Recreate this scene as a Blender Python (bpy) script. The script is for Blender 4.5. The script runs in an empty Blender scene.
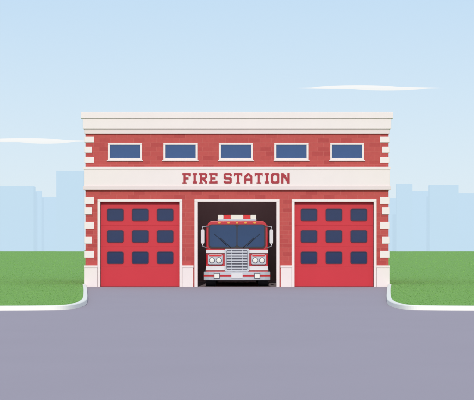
import bpy, bmesh, math, random
from mathutils import Vector
random.seed(4)
D=60.0; H=1.48; F=1500.0
PX=lambda x:(x-237.5)/25.0
PZ=lambda y:(287-y)/25.0
scene=bpy.context.scene
scene.view_settings.view_transform='Standard'; scene.view_settings.look='None'
scene.view_settings.exposure=0

# ---------------- materials
def lin(c):
    o=[]
    for v in c:
        v/=255.0
        o.append(v/12.92 if v<=0.04045 else ((v+0.055)/1.055)**2.4)
    return o
def L(c,k=1.0):
    r=[min(0.95,v*k) for v in lin(c)]
    return (r[0],r[1],r[2],1)
def mat(name,c,rough=0.6,k=0.9,metal=0.0,coat=0.0,var=0.06,nscale=3.0,bump=0.0,bscale=60,spec=0.3,haze=0.0):
    m=bpy.data.materials.new(name); m.use_nodes=True
    nt=m.node_tree; b=nt.nodes['Principled BSDF']
    b.inputs['Roughness'].default_value=rough
    b.inputs['Metallic'].default_value=metal
    b.inputs['Coat Weight'].default_value=coat
    b.inputs['Specular IOR Level'].default_value=spec
    tc=nt.nodes.new('ShaderNodeTexCoord')
    n=nt.nodes.new('ShaderNodeTexNoise'); n.inputs['Scale'].default_value=nscale; n.inputs['Detail'].default_value=6
    nt.links.new(tc.outputs['Object'],n.inputs['Vector'])
    mx=nt.nodes.new('ShaderNodeMix'); mx.data_type='RGBA'
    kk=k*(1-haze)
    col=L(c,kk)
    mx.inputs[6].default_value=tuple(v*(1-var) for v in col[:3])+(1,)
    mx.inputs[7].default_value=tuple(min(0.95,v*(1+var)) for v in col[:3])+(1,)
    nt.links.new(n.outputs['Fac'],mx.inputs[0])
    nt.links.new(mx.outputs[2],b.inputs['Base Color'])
    if haze>0:   # surface glow put in: air haze on the towers, whiteness on the clouds
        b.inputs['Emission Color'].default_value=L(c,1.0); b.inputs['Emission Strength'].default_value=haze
    if bump>0:
        n2=nt.nodes.new('ShaderNodeTexNoise'); n2.inputs['Scale'].default_value=bscale; n2.inputs['Detail'].default_value=4
        nt.links.new(tc.outputs['Object'],n2.inputs['Vector'])
        bp=nt.nodes.new('ShaderNodeBump'); bp.inputs['Strength'].default_value=bump; bp.inputs['Distance'].default_value=0.01
        nt.links.new(n2.outputs['Fac'],bp.inputs['Height']); nt.links.new(bp.outputs['Normal'],b.inputs['Normal'])
    return m

def brick_mat():
    m=bpy.data.materials.new('brick'); m.use_nodes=True
    nt=m.node_tree; b=nt.nodes['Principled BSDF']; b.inputs['Roughness'].default_value=0.85
    b.inputs['Specular IOR Level'].default_value=0.2
    g=nt.nodes.new('ShaderNodeNewGeometry')
    s=nt.nodes.new('ShaderNodeSeparateXYZ'); nt.links.new(g.outputs['Position'],s.inputs[0])
    a=nt.nodes.new('ShaderNodeMath'); a.operation='ADD'
    nt.links.new(s.outputs['X'],a.inputs[0]); nt.links.new(s.outputs['Y'],a.inputs[1])
    c=nt.nodes.new('ShaderNodeCombineXYZ'); nt.links.new(a.outputs[0],c.inputs['X']); nt.links.new(s.outputs['Z'],c.inputs['Y'])
    t=nt.nodes.new('ShaderNodeTexBrick'); nt.links.new(c.outputs[0],t.inputs['Vector'])
    t.inputs['Scale'].default_value=1.0
    t.inputs['Brick Width'].default_value=0.46; t.inputs['Row Height'].default_value=0.175
    t.inputs['Mortar Size'].default_value=0.008; t.inputs['Mortar Smooth'].default_value=0.2
    t.inputs['Color1'].default_value=L((202,91,87),0.86); t.inputs['Color2'].default_value=L((170,62,65),0.86)
    t.inputs['Mortar'].default_value=L((205,105,98),0.86)
    t.inputs['Bias'].default_value=-0.58
    n=nt.nodes.new('ShaderNodeTexNoise'); n.inputs['Scale'].default_value=9; n.inputs['Detail'].default_value=8
    nt.links.new(g.outputs['Position'],n.inputs['Vector'])
    r=nt.nodes.new('ShaderNodeMapRange'); r.inputs['To Min'].default_value=0.90; r.inputs['To Max'].default_value=1.10
    nt.links.new(n.outputs['Fac'],r.inputs['Value'])
    vm=nt.nodes.new('ShaderNodeVectorMath'); vm.operation='SCALE'
    nt.links.new(t.outputs['Color'],vm.inputs[0]); nt.links.new(r.outputs[0],vm.inputs['Scale'])
    nt.links.new(vm.outputs[0],b.inputs['Base Color'])
    bp=nt.nodes.new('ShaderNodeBump'); bp.invert=True; bp.inputs['Strength'].default_value=0.25; bp.inputs['Distance'].default_value=0.006
    nt.links.new(t.outputs['Fac'],bp.inputs['Height']); nt.links.new(bp.outputs['Normal'],b.inputs['Normal'])
    return m
BRICK=brick_mat()
CREAM=mat('cream_stone',(245,232,228),0.75,0.93,var=0.03,nscale=1.5,bump=0.1)
CREAM2=mat('cream_moulding',(240,223,220),0.75,0.9,var=0.03,nscale=1.5,bump=0.1)
LETTER=mat('letter_paint',(180,58,68),0.6,0.85,var=0.02)
DOORRED=mat('door_paint',(216,56,68),0.45,0.86,var=0.04,nscale=1.2,spec=0.25)
DOORDARK=mat('window_gasket',(70,45,70),0.5)
GLASS=mat('window_glass',(62,92,144),0.08,0.8,var=0.12,nscale=1.3,spec=0.5)
GLASSD=mat('door_glass',(36,54,98),0.08,0.75,var=0.12,nscale=4,spec=0.5)
INTER=mat('interior_paint',(188,156,158),0.9,0.9)
FLOOR=mat('interior_concrete',(170,156,162),0.8,0.85)
ROOF=mat('roof_felt',(120,120,126),0.9)
STEEL=mat('track_steel',(150,150,158),0.4,metal=0.6)
TRED=mat('truck_paint',(208,36,48),0.3,0.85,coat=0.6,var=0.03)
TDRED=mat('truck_dark_paint',(160,28,40),0.35,0.85,coat=0.4,var=0.03)
TWHITE=mat('truck_white',(240,236,236),0.35,0.85,coat=0.4,var=0.02)
CHROME=mat('chrome',(215,216,222),0.3,0.9,metal=0.6,var=0.03)
GREY=mat('grille_dark',(88,88,102),0.5)
RUBBER=mat('tyre_rubber',(38,38,44),0.85,0.9)
TGLASS=mat('windshield_glass',(44,70,112),0.05,0.75,var=0.15,nscale=1.5,spec=0.6)
BLACK=mat('black_trim',(34,32,40),0.5)
LRED=mat('red_lens',(226,40,44),0.15,0.95,coat=0.8)
LWHITE=mat('clear_lens',(250,246,235),0.12,0.9,coat=0.8)
LAMBER=mat('amber_lens',(248,170,60),0.15,0.9,coat=0.8)
LAWN=mat('lawn_green',(130,176,94),0.9,1.02,var=0.04,nscale=0.5,spec=0.05)
BLADE=mat('grass_blade',(134,180,98),0.8,1.02,var=0.04,nscale=2.0,spec=0.05)
ASPH=mat('asphalt',(176,168,178),0.95,0.95,var=0.03,nscale=0.35,bump=0.2,bscale=70,spec=0.03)
KERB=mat('kerb_concrete',(250,243,233),0.8,1.03,var=0.03,nscale=3,bump=0.1)
CLOUD=mat('cloud_white_glow',(248,252,255),1.0,0.8,var=0.0,spec=0.0,haze=0.97)  # self-lit white: brightness comes mostly from emission, hardly from the sun
# translucent rooflight sheet, added out of view to brighten the garage inside
RL=mat('added_rooflight_sheet',(245,245,240),0.9,0.95,var=0.02)
_nt=RL.node_tree; _tr=_nt.nodes.new('ShaderNodeBsdfTranslucent'); _tr.inputs[0].default_value=(0.95,0.93,0.9,1)
_mix=_nt.nodes.new('ShaderNodeMixShader'); _mix.inputs[0].default_value=0.85
_nt.links.new(_nt.nodes['Principled BSDF'].outputs[0],_mix.inputs[1]); _nt.links.new(_tr.outputs[0],_mix.inputs[2])
_nt.links.new(_mix.outputs[0],_nt.nodes['Material Output'].inputs['Surface'])

# ---------------- mesh helpers
def finish(bm,name,mats,parent=None,smooth=False,origin=None,bevel=0,seg=2):
    bmesh.ops.recalc_face_normals(bm,faces=bm.faces)
    me=bpy.data.meshes.new(name)
    if origin is None:
        vs=[v.co for v in bm.verts]
        mn=Vector([min(v[i] for v in vs) for i in range(3)]); mx=Vector([max(v[i] for v in vs) for i in range(3)])
        origin=(mn+mx)/2
    origin=Vector(origin)
    for v in bm.verts: v.co-=origin
    bm.to_mesh(me); bm.free()
    for m in (mats if isinstance(mats,(list,tuple)) else [mats]): me.materials.append(m)
    if smooth:
        for p in me.polygons: p.use_smooth=True
    ob=bpy.data.objects.new(name,me); scene.collection.objects.link(ob)
    ob['_w']=list(origin)
    if parent is not None:
        ob.parent=parent; ob.location=origin-Vector(parent['_w'])
    else: ob.location=origin
    if bevel>0:
        md=ob.modifiers.new('bevel','BEVEL'); md.width=bevel; md.segments=seg; md.limit_method='ANGLE'; md.angle_limit=math.radians(40)
    return ob
def empty(name,loc):
    e=bpy.data.objects.new(name,None); scene.collection.objects.link(e); e.location=loc; e['_w']=list(loc); e.empty_display_size=0.3
    return e
def abox(bm,x0,x1,y0,y1,z0,z1,mi=0):
    vs=[bm.verts.new((x,y,z)) for x in (x0,x1) for y in (y0,y1) for z in (z0,z1)]
    for f in ((0,1,3,2),(4,6,7,5),(0,4,5,1),(2,3,7,6),(0,2,6,4),(1,5,7,3)):
        bm.faces.new([vs[i] for i in f]).material_index=mi
def boxes(name,lst,m,parent=None,bevel=0):
    bm=bmesh.new()
    for b in lst: abox(bm,*b)
    return finish(bm,name,m,parent,bevel=bevel)
def rr(x0,x1,z0,z1,r,n=4):
    pts=[]
    for cx,cz,a in ((x1-r,z1-r,0),(x0+r,z1-r,90),(x0+r,z0+r,180),(x1-r,z0+r,270)):
        for i in range(n+1):
            t=math.radians(a+90*i/n); pts.append((cx+r*math.cos(t),cz+r*math.sin(t)))
    return pts
def aprism(bm,pts,y0,y1,mi=0,yf=None):
    yf=yf or (lambda z:0)
    a=[bm.verts.new((x,y0+yf(z),z)) for x,z in pts]; b=[bm.verts.new((x,y1+yf(z),z)) for x,z in pts]
    bm.faces.new(a).material_index=mi; bm.faces.new(b[::-1]).material_index=mi
    for i in range(len(pts)):
        j=(i+1)%len(pts); bm.faces.new((a[i],b[i],b[j],a[j])).material_index=mi
def prism(name,pts,y0,y1,m,parent=None,bevel=0,yf=None):
    bm=bmesh.new(); aprism(bm,pts,y0,y1,0,yf); return finish(bm,name,m,parent,bevel=bevel)
def cyl(bm,p0,p1,r0,r1=None,n=24,mi=0):
    r1=r0 if r1 is None else r1
    p0=Vector(p0);p1=Vector(p1);d=(p1-p0).normalized()
    u=d.orthogonal().normalized(); v=d.cross(u)
    a=[];b=[]
    for i in range(n):
        t=2*math.pi*i/n; o=u*math.cos(t)+v*math.sin(t)
        a.append(bm.verts.new(p0+o*r0)); b.append(bm.verts.new(p1+o*r1))
    bm.faces.new(a[::-1]).material_index=mi; bm.faces.new(b).material_index=mi
    for i in range(n):
        j=(i+1)%n; bm.faces.new((a[i],a[j],b[j],b[i])).material_index=mi

# ---------------- fire station
st=empty('fire_station',(0,0,0))
st['label']='red brick fire station with cream stone trim and three bays'; st['category']='fire station'
XL,XR=PX(86),PX(389); DEP=10.0; TOP=PZ(117)
wins=[(PX(a),PX(a+34),PZ(160),PZ(143)) for a in (108.5,164,219.5,275,330.5)]
bays=[(PX(101),PX(180)),(PX(198),PX(277)),(PX(295),PX(374))]
ZD=PZ(202)
holes=[(w[0],w[1],w[2],w[3]) for w in wins]+[(b[0],b[1],-1,ZD) for b in bays]
bm=bmesh.new()
xs=sorted(set([XL,XR]+[h[0] for h in holes]+[h[1] for h in holes])); zs=sorted(set([0,TOP]+[h[2] for h in holes if h[2]>0]+[h[3] for h in holes]))
V={}
def gv(i,j):
    if (i,j) not in V: V[(i,j)]=bm.verts.new((xs[i],0,zs[j]))
    return V[(i,j)]
for i in range(len(xs)-1):
    for j in range(len(zs)-1):
        cx=(xs[i]+xs[i+1])/2; cz=(zs[j]+zs[j+1])/2
        if any(h[0]<cx<h[1] and h[2]<cz<h[3] for h in holes): continue
        bm.faces.new((gv(i,j),gv(i+1,j),gv(i+1,j+1),gv(i,j+1)))
r=bmesh.ops.extrude_face_region(bm,geom=bm.faces[:])
for g in r['geom']:
    if isinstance(g,bmesh.types.BMVert): g.co.y+=0.3
abox(bm,XL,XL+0.3,0.3,DEP-0.3,0,TOP); abox(bm,XR-0.3,XR,0.3,DEP-0.3,0,TOP); abox(bm,XL,XR,DEP-0.3,DEP,0,TOP)
finish(bm,'wall',BRICK,st)
def cring(name,px0,px1,proud,y1,y0,m,inner=0.002):
    x0,x1=PX(px0),PX(px1)
    t=(XL-x0)+inner
    lst=[(x0,x1,-proud,inner,PZ(y0),PZ(y1)),(x0,x1,DEP-inner,DEP+proud,PZ(y0),PZ(y1)),(x0,x0+t,inner,DEP-inner,PZ(y0),PZ(y1)),(x1-t,x1,inner,DEP-inner,PZ(y0),PZ(y1))]
    return boxes(name,lst,m,st,bevel=0.012)
cring('cornice',82,393,0.18,112.3,118.6,CREAM,inner=0.34)
cring('cornice',83.6,391.4,0.13,118.6,129,CREAM)
cring('cornice',85,390,0.07,129,134,CREAM2)
RX=1.6; RY0,RY1=1.2,8.8
zr0,zr1=PZ(128),PZ(124)
boxes('roof',[(XL+0.3,-RX,0.3,DEP-0.3,zr0,zr1),(RX,XR-0.3,0.3,DEP-0.3,zr0,zr1),(-RX,RX,0.3,RY0,zr0,zr1),(-RX,RX,RY1,DEP-0.3,zr0,zr1)],ROOF,st)
rl=boxes('added_rooflight',[(-RX,RX,RY0,RY1,zr1-0.06,zr1-0.05)],RL,st)  # unseen roof opening, added to let sky light into the dark bay
cring('fascia',84.8,390.2,0.10,169.5,186,CREAM)
cring('fascia_moulding',84,391,0.13,166.8,169.5,CREAM)
cring('fascia_moulding',84,391,0.135,186,190,CREAM2)
qb=[]
def quoins(ys,h=7):
    for k,y in enumerate(ys):
        w=8.5 if k%2==0 else 6.5
        qb.append((PX(86)-0.045,PX(86+w),-0.035,0.298,PZ(y+h),PZ(y)))
        qb.append((PX(389-w),PX(389)+0.045,-0.035,0.298,PZ(y+h),PZ(y)))
quoins([136.5,146.8,157.2],6)
quoins([197,207.5,222,236.5,251])
for q in qb: boxes('quoin',[q],CREAM,st,bevel=0.012)
for a,b in ((85,98),(183,194),(281,292),(377,390)):
    boxes('plinth',[(PX(a),PX(b),-0.10,0.02,0.0,PZ(267.5)),(PX(a)-0.012,PX(b)+0.012,-0.125,0.02,PZ(267.5)+0.001,PZ(265.5))],CREAM,st,bevel=0.01)
for a,b in bays:
    t=0.115
    boxes('door_frame',[(a-t,a,-0.07,0.06,0,ZD),(b,b+t,-0.07,0.06,0,ZD),(a-t,b+t,-0.07,0.06,ZD,ZD+t)],CREAM,st,bevel=0.01)
for w in wins:
    x0,x1,z0,z1=w; t=0.075
    fr=boxes('window',[(x0,x1,-0.035,0.14,z0,z0+t),(x0,x1,-0.035,0.14,z1-t,z1),(x0,x0+t,-0.035,0.14,z0+t,z1-t),(x1-t,x1,-0.035,0.14,z0+t,z1-t)],CREAM,st,bevel=0.008)
    boxes('glass',[(x0+t,x1-t,0.01,0.04,z0+t,z1-t)],GLASS,fr)
    boxes('sill',[(x0-0.04,x1+0.04,-0.06,-0.001,z0-0.045,z0-0.001)],CREAM2,fr,bevel=0.006)
for bi in (0,2):
    a,b=bays[bi]
    bm=bmesh.new()
    cuts=[287,267,247,226,201.9]
    for k in range(4):
        z0=PZ(cuts[k])+0.005; z1=PZ(cuts[k+1])-0.005
        abox(bm,a+0.004,b-0.004,0.12,0.17,z0,z1)
    abox(bm,a+0.01,b-0.01,0.135,0.16,0.01,ZD-0.01)
    gd=finish(bm,'garage_door',DOORRED,st,bevel=0.006)
    for c in (6.3,31.3,56.3):
        for ry in (208.5,230,251.5):
            X0=a+c/25; X1=X0+16.5/25; Z1=PZ(ry); Z0=PZ(ry+12.5)
            bm=bmesh.new()
            o=rr(X0,X1,Z0,Z1,0.075,5); i_=rr(X0+0.03,X1-0.03,Z0+0.03,Z1-0.03,0.05,5)
            n=len(o)
            A=[bm.verts.new((x,0.088,z)) for x,z in o]; A2=[bm.verts.new((x,0.1205,z)) for x,z in o]
            B=[bm.verts.new((x,0.088,z)) for x,z in i_]; B2=[bm.verts.new((x,0.108,z)) for x,z in i_]
            for k in range(n):
                j=(k+1)%n
                for q in ((A[k],A[j],B[j],B[k]),(A[k],A2[k],A2[j],A[j]),(B[k],B[j],B2[j],B2[k])):
                    bm.faces.new(q)
            bm.faces.new(B2).material_index=1
            finish(bm,'window',[DOORDARK,GLASSD],gd)
    boxes('bottom_seal',[(a+0.01,b-0.01,0.11,0.165,0.001,0.022)],BLACK,gd)
a,b=bays[1]
boxes('raised_garage_door',[(a+0.02,b-0.02,0.4,0.45,ZD+0.05+k*0.6,ZD+0.63+k*0.6) for k in range(4)],DOORRED,st)
boxes('door_track',[(a-0.06,a-0.01,0.31,0.37,0.01,ZD+2.4)],STEEL,st)
boxes('door_track',[(b+0.01,b+0.06,0.31,0.37,0.01,ZD+2.4)],STEEL,st)
zi=zr0-0.01
boxes('interior_wall',[(XL+0.302,XL+0.36,0.31,DEP-0.31,0.01,zi),(XR-0.36,XR-0.302,0.31,DEP-0.31,0.01,zi),(XL+0.36,XR-0.36,DEP-0.36,DEP-0.302,0.01,zi),
   (PX(189)-0.05,PX(189)+0.05,0.305,DEP-0.36,0.01,zi),(PX(286)-0.05,PX(286)+0.05,0.305,DEP-0.36,0.01,zi)],INTER,st)
boxes('interior_floor',[(XL+0.302,XR-0.302,0.0,DEP-0.302,-0.012,0.008)],FLOOR,st)

# lettering: letters a b c d are half cells with one corner cut
G={
'F':["########","########",".##...##",".##.....",".#####..",".#####..",".##.....",".##.....",".##.....","####...."],
'I':["####","####",".##.",".##.",".##.",".##.",".##.",".##.","####","####"],
'R':["#######b","########",".##...##",".##...##",".######d",".#####d.",".##c##b.",".##.c##b",".##..c##","####..##"],
'E':["########","########",".##...##",".##.....",".#####..",".#####..",".##.....",".##...##","########","########"],
'S':["a######b","########","##....##","##b.....","#######b","c#######",".....c##","##....##","########","c######d"],
'T':["########","########","#..##..#","...##...","...##...","...##...","...##...","...##...","...##...","..####.."],
'A':["..a##b..",".a####b.","a##dc##b","##d..c##","##....##","########","########","##....##","##....##","##....##"],
'O':["a######b","########","##d..c##","##....##","##....##","##....##","##....##","##b..a##","########","c######d"],
'N':["##b...##","###b..##","####b.##","####b.##","##c##b##","##.c####","##..####","##..c###","##...###","##...c##"],
}
SP=2.0
txt="FIRE STATION"
tw=sum((len(G[c][0])+SP) if c!=' ' else 4.0 for c in txt)-SP
u=107.0/25/tw; hz=(10.6/25)/10
cur=PX(183.0); zt=PZ(173.2)
for c in txt:
    if c==' ': cur+=4.0*u; continue
    g=G[c]; bm=bmesh.new(); V={}
    def lv(i,j):
        if (i,j) not in V: V[(i,j)]=bm.verts.new((cur+i*u,-0.118,zt-j*hz))
        return V[(i,j)]
    for j,row in enumerate(g):
        for i,ch in enumerate(row):
            if ch=='.': continue
            tl,bl,br,tr=(i,j),(i,j+1),(i+1,j+1),(i+1,j)
            sh={'#':(tl,bl,br,tr),'a':(bl,br,tr),'b':(tl,bl,br),'c':(tl,br,tr),'d':(tl,bl,tr)}[ch]
            bm.faces.new([lv(*p) for p in sh])
    r=bmesh.ops.extrude_face_region(bm,geom=bm.faces[:])
    for q in r['geom']:
        if isinstance(q,bmesh.types.BMVert): q.co.y+=0.02
    finish(bm,'letter',LETTER,st)
    cur+=(len(g[0])+SP)*u

# ---------------- fire truck
TY=0.36
tk=empty('fire_truck',(0,TY,0)); tk['label']='red and white fire engine with chrome grille parked in open bay'; tk['category']='fire engine'
TX=lambda x:(x-237.5)/24.8
TZ=lambda y:(286.7-y)/24.8
ysl=lambda z: max(0.0,(z-TZ(248)))*0.10
sil=[(TX(207),TZ(279)),(TX(268),TZ(279)),(TX(268.5),TZ(250)),(TX(267.6),TZ(227))]
for i in range(5):
    t=math.radians(90*i/4); sil.append((TX(267.2)-0.2+0.2*math.cos(t),TZ(221)-0.2+0.2*math.sin(t)))
for i in range(5):
    t=math.radians(90+90*i/4); sil.append((TX(207.8)+0.2+0.2*math.cos(t),TZ(221)-0.2+0.2*math.sin(t)))
sil+=[(TX(207.4),TZ(227)),(TX(206.5),TZ(250))]
bm=bmesh.new()
a_=[bm.verts.new((x,TY+0.04+ysl(z),z)) for x,z in sil]; b_=[bm.verts.new((x,TY+2.4,z)) for x,z in sil]
bm.faces.new(a_) ; bm.faces.new(b_[::-1])
for i in range(len(sil)):
    j=(i+1)%len(sil); bm.faces.new((a_[i],b_[i],b_[j],a_[j]))
bmesh.ops.triangulate(bm,faces=[f for f in bm.faces if len(f.verts)>4 and f.calc_center_median().y<TY+1])
cab=finish(bm,'cab',TRED,tk,bevel=0.03,seg=3)
def slab(name,x0,x1,y0,y1,rad,d0,d1,m,parent,bevel=0):
    return prism(name,rr(TX(x0),TX(x1),TZ(y1),TZ(y0),rad,5),TY+d0,TY+d1,m,parent,bevel,yf=ysl)
slab('window_surround',209,266,224.3,248,0.13,0.015,0.06,BLACK,cab)
for x0,x1 in ((210.2,236.8),(238.2,264.8)):
    slab('windshield',x0,x1,225.5,246.8,0.09,0.004,0.03,TGLASS,cab)
for s in (-1,1):
    bm=bmesh.new()
    x=s*0.25
    cyl(bm,(x,TY-0.012,TZ(247.5)),(x+s*0.42,TY+0.02,TZ(238)),0.012,n=8)
    cyl(bm,(x+s*0.16,TY-0.014,TZ(245.5)),(x+s*0.66,TY+0.05,TZ(234)),0.01,n=6)
    finish(bm,'wiper',BLACK,cab)
slab('white_belt',206.6,268.4,250,253.2,0.02,0.022,0.06,TWHITE,cab)
slab('lower_panel',206.8,268.2,266,270.3,0.02,0.024,0.06,TWHITE,cab)
g=prism('grille',rr(TX(225),TX(250),TZ(271.5),TZ(248.6),0.07,5),TY-0.05,TY+0.04,CHROME,tk,bevel=0.012)
prism('grille_mesh',rr(TX(227),TX(248),TZ(269.8),TZ(250.4),0.04,4),TY-0.054,TY-0.045,GREY,g)
bm=bmesh.new()
for k in range(7):
    zc=TZ(269.8)+(k+0.65)*(TZ(250.4)-TZ(269.8))/7.3
    abox(bm,TX(227.2),TX(247.8),TY-0.078,TY-0.05,zc-0.026,zc+0.026)
for xx in (232.4,237.5,242.6): abox(bm,TX(xx)-0.012,TX(xx)+0.012,TY-0.07,TY-0.052,TZ(269.8),TZ(250.4))
finish(bm,'grille_bar',CHROME,g,bevel=0.006)
for s in (-1,1):
    c=237.5+s*21.6
    h=prism('headlight',rr(TX(c-7.3),TX(c+7.3),TZ(264.6),TZ(254.4),0.06,5),TY-0.03,TY+0.045,CHROME,tk,bevel=0.01)
    for dx in (-3.4,3.4):
        bm=bmesh.new()
        xc=TX(c+dx); zc=TZ(260.4)
        cyl(bm,(xc,TY-0.03,zc),(xc,TY-0.05,zc),0.118,n=28); cyl(bm,(xc,TY-0.05,zc),(xc,TY-0.07,zc),0.095,0.05,n=28,mi=1)
        finish(bm,'lens',[GREY,LWHITE],h)
    slab('turn_signal',c-6.3,c+6.3,254.9,256.6,0.02,-0.045,-0.02,LRED,h)
bm=bmesh.new()
pl=[]
for k in range(13):
    t=-1+2*k/12; x=t*TX(270.8); pl.append((x,TY-0.30+0.16*abs(t)**4))
def bump(z0,z1,off,mi):
    f0=[bm.verts.new((x,y-off,z0)) for x,y in pl]; f1=[bm.verts.new((x,y-off,z1)) for x,y in pl]
    k0=[bm.verts.new((x,TY+0.05,z0)) for x,y in pl]; k1=[bm.verts.new((x,TY+0.05,z1)) for x,y in pl]
    for i in range(len(pl)-1):
        for q in ((f0[i],f0[i+1],f1[i+1],f1[i]),(f1[i],f1[i+1],k1[i+1],k1[i]),(k0[i],k0[i+1],f0[i+1],f0[i]),(k0[i],k1[i],k1[i+1],k0[i+1])):
            bm.faces.new(q).material_index=mi
    bm.faces.new((f0[0],f1[0],k1[0],k0[0])).material_index=mi; bm.faces.new((f0[-1],k0[-1],k1[-1],f1[-1])).material_index=mi
bump(TZ(279.8),TZ(271.6),0,0)
bm2=finish(bm,'bumper',[CHROME],tk,bevel=0.015)
bm=bmesh.new(); bump(TZ(276.6),TZ(274.4),0.006,0); finish(bm,'bumper_stripe',TRED,bm2)
for s in (-1,1):
    bm=bmesh.new(); x=TX(237.5+s*20)
    abox(bm,x-0.12,x+0.12,TY-0.325,TY-0.25,TZ(278.3),TZ(272.9)); abox(bm,x-0.1,x+0.1,TY-0.332,TY-0.325,TZ(277.8),TZ(273.4),1)
    finish(bm,'fog_light',[GREY,LWHITE],bm2,bevel=0.006)
boxes('licence_plate',[(-0.22,0.22,TY-0.325,TY-0.306,TZ(278),TZ(273))],TWHITE,bm2,bevel=0.004)
for x in (220,229,237.5,246,255):
    slab('marker_lamp',x-1.2,x+1.2,222,223.4,0.02,0.0,0.06,LAMBER,cab)
YB=0.24
lb=boxes('light_bar',[(TX(218),TX(257),TY+YB,TY+YB+0.38,TZ(220.9),TZ(218.9)),(TX(221),TX(225),TY+YB+0.08,TY+YB+0.3,TZ(221.5),TZ(220.9)),(TX(250),TX(254),TY+YB+0.08,TY+YB+0.3,TZ(221.5),TZ(220.9))],CHROME,tk,bevel=0.01)
for x0,x1,m in ((218.2,223.9,LWHITE),(224.0,230.9,LRED),(231.0,244,LWHITE),(244.1,251,LRED),(251.1,256.8,LWHITE)):
    prism('beacon',rr(TX(x0),TX(x1),TZ(218.9),TZ(214.8),0.03,4),TY+YB+0.02,TY+YB+0.36,m,lb,bevel=0.006)
for s in (-1,1):
    x0,x1=sorted((s*(35.9/24.8),s*(32.5/24.8)))
    m_=prism('mirror',rr(x0,x1,TZ(243.5),TZ(229.5),0.05,4),TY-0.12,TY-0.04,TWHITE,tk,bevel=0.01)
    xm=(x0+x1)/2
    for za,zb,xe,ze,ye in ((230,226.8,1.1,226.2,0.14),(243,246.5,1.15,248,0.1)):
        bm=bmesh.new()
        pts=[Vector((xm,TY-0.07,TZ(za))),Vector((xm,TY-0.07,TZ(zb))),Vector((s*xe,TY+ye,TZ(ze)))]
        rings=[]
        dirs=[(pts[1]-pts[0]).normalized(),((pts[1]-pts[0]).normalized()+(pts[2]-pts[1]).normalized()).normalized(),(pts[2]-pts[1]).normalized()]
        for p,d in zip(pts,dirs):
            uu=Vector((0,1,0)); uu=(uu-d*uu.dot(d)).normalized(); vv_=d.cross(uu)
            rings.append([bm.verts.new(p+(uu*math.cos(2*math.pi*i/10)+vv_*math.sin(2*math.pi*i/10))*0.018) for i in range(10)])
        for A_,B_ in zip(rings[:-1],rings[1:]):
            for i in range(10):
                j=(i+1)%10; bm.faces.new((A_[i],A_[j],B_[j],B_[i]))
        bm.faces.new(rings[0][::-1]); bm.faces.new(rings[-1])
        finish(bm,'mirror_arm',CHROME,m_,smooth=True)
    lo,hi=sorted((s*1.2,s*1.262))
    boxes('cab_door',[(lo,hi,TY+0.95,TY+1.85,0.75,2.5)],TDRED,cab,bevel=0.01)
    lo,hi=sorted((s*1.21,s*1.27))
    boxes('side_window',[(lo,hi,TY+1.03,TY+1.77,1.65,2.4)],TGLASS,cab,bevel=0.01)
boxes('chassis',[(-0.5,0.5,TY+0.1,TY+7.6,0.42,0.62)],BLACK,tk)
body=boxes('body',[(-1.22,1.22,TY+2.48,TY+7.7,0.62,2.55)],TRED,tk,bevel=0.03)
for s in (-1,1):
    for k,(y0,y1) in enumerate(((2.6,3.7),(3.8,4.9),(6.4,7.6))):
        lo,hi=sorted((s*1.2,s*1.235))
        boxes('roller_shutter',[(lo,hi,TY+y0,TY+y1,0.95,2.3)],CHROME,body,bevel=0.006)
bm=bmesh.new()
for x in (-0.45,-0.05): abox(bm,x,x+0.05,TY+2.7,TY+7.5,2.62,2.7)
for k in range(15): abox(bm,-0.4,-0.05,TY+2.8+k*0.32,TY+2.84+k*0.32,2.64,2.68)
for y in (3.2,6.8): abox(bm,-0.45,0.0,TY+y,TY+y+0.05,2.55,2.62)
finish(bm,'ladder',STEEL,tk)
for yy in (0.62,5.65):
    for s in (-1,1):
        bm=bmesh.new()
        x1=s*1.27; x0=s*0.86
        cyl(bm,(x0,TY+yy,0.5),(x1,TY+yy,0.5),0.49,n=40)
        w=finish(bm,'wheel',RUBBER,tk,bevel=0.03)
        bm=bmesh.new(); cyl(bm,(x1,TY+yy,0.5),(x1+s*0.02,TY+yy,0.5),0.27,0.22,n=28); cyl(bm,(x1+s*0.02,TY+yy,0.5),(x1+s*0.05,TY+yy,0.5),0.09,n=16)
        finish(bm,'rim',CHROME,w)

# ---------------- ground
def struct(ob): ob['kind']='structure'; return ob
def quads(name,qs,z,m):
    bm=bmesh.new()
    for q in qs:
        f=bm.faces.new([bm.verts.new((x,y,z)) for x,y in q]); f.normal_update()
        if f.normal.z<0: f.normal_flip()
    me=bpy.data.meshes.new(name); bm.to_mesh(me); bm.free(); me.materials.append(m)
    ob=bpy.data.objects.new(name,me); scene.collection.objects.link(ob); return struct(ob)
quads('ground',[[(-6000,-500),(6000,-500),(6000,9000),(-6000,9000)]],-0.05,LAWN)
quads('road',[[(-2500,-400),(2500,-400),(2500,0.0),(-2500,0.0)]],0,ASPH)
ctrl=[(86.8,287.2),(87.5,291),(88,296),(88,301),(86,304.8),(79,308),(66,309.8),(40,310.3),(0,310.5)]
def unp(x,y):
    d=F*H/(y-250); return Vector(((x-237.5)*d/F, d-D))
cp=[unp(*c) for c in ctrl]; cp[0]=Vector((PX(86.8),-0.13))
def cat(P,n=8):
    out=[]
    Q=[P[0]*2-P[1]]+P+[P[-1]*2-P[-2]]
    for i in range(1,len(Q)-2):
        for k in range(n):
            t=k/n; a,b,c,d=Q[i-1:i+3]
            out.append(0.5*((2*b)+(c-a)*t+(2*a-5*b+4*c-d)*t*t+(3*b-a-3*c+d)*t**3))
    out.append(P[-1]); return out
path=cat(cp)
ylast=path[-1].y
for xx in (-8,-12,-20,-40,-100,-2500): path.append(Vector((xx,ylast-0.02)))
def offs(P,w):
    out=[]
    for i,p in enumerate(P):
        t=(P[min(i+1,len(P)-1)]-P[max(i-1,0)]).normalized()
        out.append(p+Vector((t.y,-t.x))*w)
    return out
KW=0.13
inn=offs(path,KW)
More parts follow.
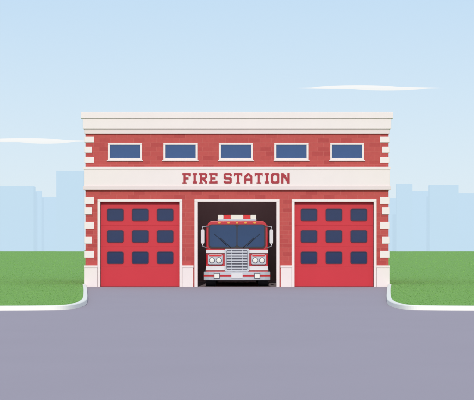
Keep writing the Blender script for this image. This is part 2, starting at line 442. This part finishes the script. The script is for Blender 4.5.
if inn[3].x>path[3].x: inn=offs(path,-KW)
LZ=0.10
def hgt(y):   # the kerb and lawn edge run down to the doorstep level at the building
    return 1.0
for s in (1,-1):
    bm=bmesh.new(); h=0.12; c=0.015
    mid=[p.lerp(q,0.12) for p,q in zip(path,inn)]
    rows=[]
    for p,m_,q in zip(path,mid,inn):
        rows.append([bm.verts.new((s*p.x,p.y,-0.02)),bm.verts.new((s*p.x,p.y,h-c)),bm.verts.new((s*m_.x,m_.y,h)),bm.verts.new((s*q.x,q.y,h)),bm.verts.new((s*q.x,q.y,-0.02))])
    for i in range(len(rows)-1):
        for k in range(4): bm.faces.new((rows[i][k],rows[i+1][k],rows[i+1][k+1],rows[i][k+1]))
    bm.faces.new(rows[0])
    k=finish(bm,'kerb',KERB,None,origin=(0,0,0)); struct(k)
qs=[]
for s in (1,-1):
    last=inn[0]
    qs.append([(s*last.x,last.y),(s*-2500,last.y),(s*-2500,DEP-0.05),(s*-6.0,DEP-0.05),(s*-6.0,0.04),(s*last.x,0.04)])
    for q in inn[1:]:
        if q.y<last.y-1e-4:
            qs.append([(s*last.x,last.y),(s*-2500,last.y),(s*-2500,q.y),(s*q.x,q.y)]); last=q
qs.append([(-2500,DEP-0.05),(2500,DEP-0.05),(2500,3000),(-2500,3000)])
quads('lawn',qs,LZ,LAWN)
def edge_x(y):
    for a,b in zip(inn[:-1],inn[1:]):
        if a.y>=y>=b.y and a.y-b.y>1e-6:
            t=(a.y-y)/(a.y-b.y); return a.x+(b.x-a.x)*t
    return -6.25
ymin=min(q.y for q in inn[:-6])+0.02
vv=[];ff=[];cnt=0
d0=D+ymin; d1=D+900
while cnt<45000:
    d=1/(1/d1+(1/d0-1/d1)*random.random()); y=d-D   # even cover in distance bands
    lim=250/F*d+0.3
    x=random.uniform(0,1)*(lim-3.9)+3.9
    if -x>edge_x(y)-0.02 or (-0.2<y<DEP+0.2 and x<6.2): continue
    x*=random.choice((-1,1))
    a=random.uniform(0,6.28); k=d/d0; w=random.uniform(0.008,0.014)*k; h=random.uniform(0.004,0.011)*k
    lx,ly=random.uniform(-.02,.02),random.uniform(-.02,.02)
    i=len(vv)
    vv+=[(x-w*math.cos(a),y-w*math.sin(a),LZ-0.002),(x+w*math.cos(a),y+w*math.sin(a),LZ-0.002),(x+lx,y+ly,LZ+h)]
    ff.append((i,i+1,i+2)); cnt+=1
me=bpy.data.meshes.new('grass'); me.from_pydata(vv,[],ff); me.materials.append(BLADE)
gr=bpy.data.objects.new('grass',me); scene.collection.objects.link(gr); gr['kind']='stuff'; gr['label']='short mown green grass on the lawns'; gr['category']='grass'

# ---------------- skyline
SK=mat('tower_haze_glow',(197,222,241),0.95,1.0,var=0.0,nscale=0.02,spec=0.0,haze=0.9)  # aerial haze put in as emission, which flattens the towers' shading
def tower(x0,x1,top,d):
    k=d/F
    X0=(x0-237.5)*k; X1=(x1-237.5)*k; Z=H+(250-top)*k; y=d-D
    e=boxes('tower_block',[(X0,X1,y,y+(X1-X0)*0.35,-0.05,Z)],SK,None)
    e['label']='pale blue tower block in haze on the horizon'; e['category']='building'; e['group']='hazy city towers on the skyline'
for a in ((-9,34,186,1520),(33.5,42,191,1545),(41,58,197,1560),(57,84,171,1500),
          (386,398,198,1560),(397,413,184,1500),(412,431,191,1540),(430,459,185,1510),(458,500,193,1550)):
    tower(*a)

# ---------------- clouds
def cloud(x0,x1,yc,hh,d,bumps):
    k=d/F; bm=bmesh.new(); n=48; m=10; rows=[]
    for i in range(n+1):
        t=i/n; x=(x0+(x1-x0)*t-237.5)*k
        up=0.0;dn=0.0
        for (c,w,hu,hd) in bumps:
            q=(t-c)/w
            if abs(q)<1: up=max(up,hu*(1-q*q)**0.6); dn=max(dn,hd*(1-q*q)**0.6)
        up=max(up,0.01);dn=max(dn,0.01)
        zc=H+(250-yc)*k
        row=[]
        for j in range(m):
            a=2*math.pi*j/m; s=math.sin(a)
            row.append(bm.verts.new((x,d-D+math.cos(a)*hh*k*3*(up+dn)/2,zc+(s*up if s>0 else s*dn)*hh*k)))
        rows.append(row)
    for i in range(n):
        for j in range(m):
            jj=(j+1)%m; bm.faces.new((rows[i][j],rows[i+1][j],rows[i+1][jj],rows[i][jj]))
    bm.faces.new(rows[0]); bm.faces.new(rows[-1][::-1])
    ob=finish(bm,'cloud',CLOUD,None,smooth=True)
    ob['label']='thin flat white streak of cloud in pale sky'; ob['category']='cloud'; ob['group']='streaky clouds'
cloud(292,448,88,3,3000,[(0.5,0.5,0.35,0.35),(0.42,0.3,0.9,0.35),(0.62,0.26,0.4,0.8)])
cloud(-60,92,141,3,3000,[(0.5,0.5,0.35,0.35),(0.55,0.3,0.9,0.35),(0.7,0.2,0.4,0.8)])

# ---------------- light
el=math.radians(28); az=math.radians(2)
s=Vector((-math.sin(az)*math.cos(el),-math.cos(az)*math.cos(el),math.sin(el)))
sl=bpy.data.lights.new('sun','SUN'); sl.energy=2.15; sl.angle=math.radians(0.6); sl.color=(1,0.94,0.87)
so=bpy.data.objects.new('sun',sl); scene.collection.objects.link(so); so.rotation_euler=s.to_track_quat('Z','Y').to_euler(); so.location=(-20,-40,40)
w=bpy.data.worlds.new('World'); scene.world=w; w.use_nodes=True; nt=w.node_tree
bg=nt.nodes['Background']; bg.inputs['Strength'].default_value=0.1
sky=nt.nodes.new('ShaderNodeTexSky'); sky.sky_type='NISHITA'; sky.sun_disc=False; sky.sun_elevation=el; sky.sun_rotation=math.pi+az
tc=nt.nodes.new('ShaderNodeTexCoord'); sp=nt.nodes.new('ShaderNodeSeparateXYZ'); nt.links.new(tc.outputs['Generated'],sp.inputs[0])
cr=nt.nodes.new('ShaderNodeValToRGB'); nt.links.new(sp.outputs['Z'],cr.inputs[0])
e=cr.color_ramp.elements
e[0].position=0.0; e[0].color=L((228,241,251)); e[1].position=0.17; e[1].color=L((199,225,247))
x=cr.color_ramp.elements.new(0.5); x.color=L((196,210,230))
sc=nt.nodes.new('ShaderNodeVectorMath'); sc.operation='SCALE'; sc.inputs['Scale'].default_value=10.0
nt.links.new(cr.outputs[0],sc.inputs[0])
mx=nt.nodes.new('ShaderNodeMix'); mx.data_type='RGBA'; mx.inputs[0].default_value=0.9
nt.links.new(sky.outputs[0],mx.inputs[6]); nt.links.new(sc.outputs[0],mx.inputs[7]); nt.links.new(mx.outputs[2],bg.inputs[0])

# ---------------- camera
cd=bpy.data.cameras.new('camera'); cam=bpy.data.objects.new('camera',cd); scene.collection.objects.link(cam)
cam.location=(0,-D,H); cam.rotation_euler=(math.radians(90),0,0)
cd.sensor_width=36; cd.sensor_fit='HORIZONTAL'; cd.lens=36*F/474; cd.shift_y=50/474; cd.clip_end=20000; cd.clip_start=0.5
scene.camera=cam
for o in bpy.data.objects:
    if '_w' in o: del o['_w']
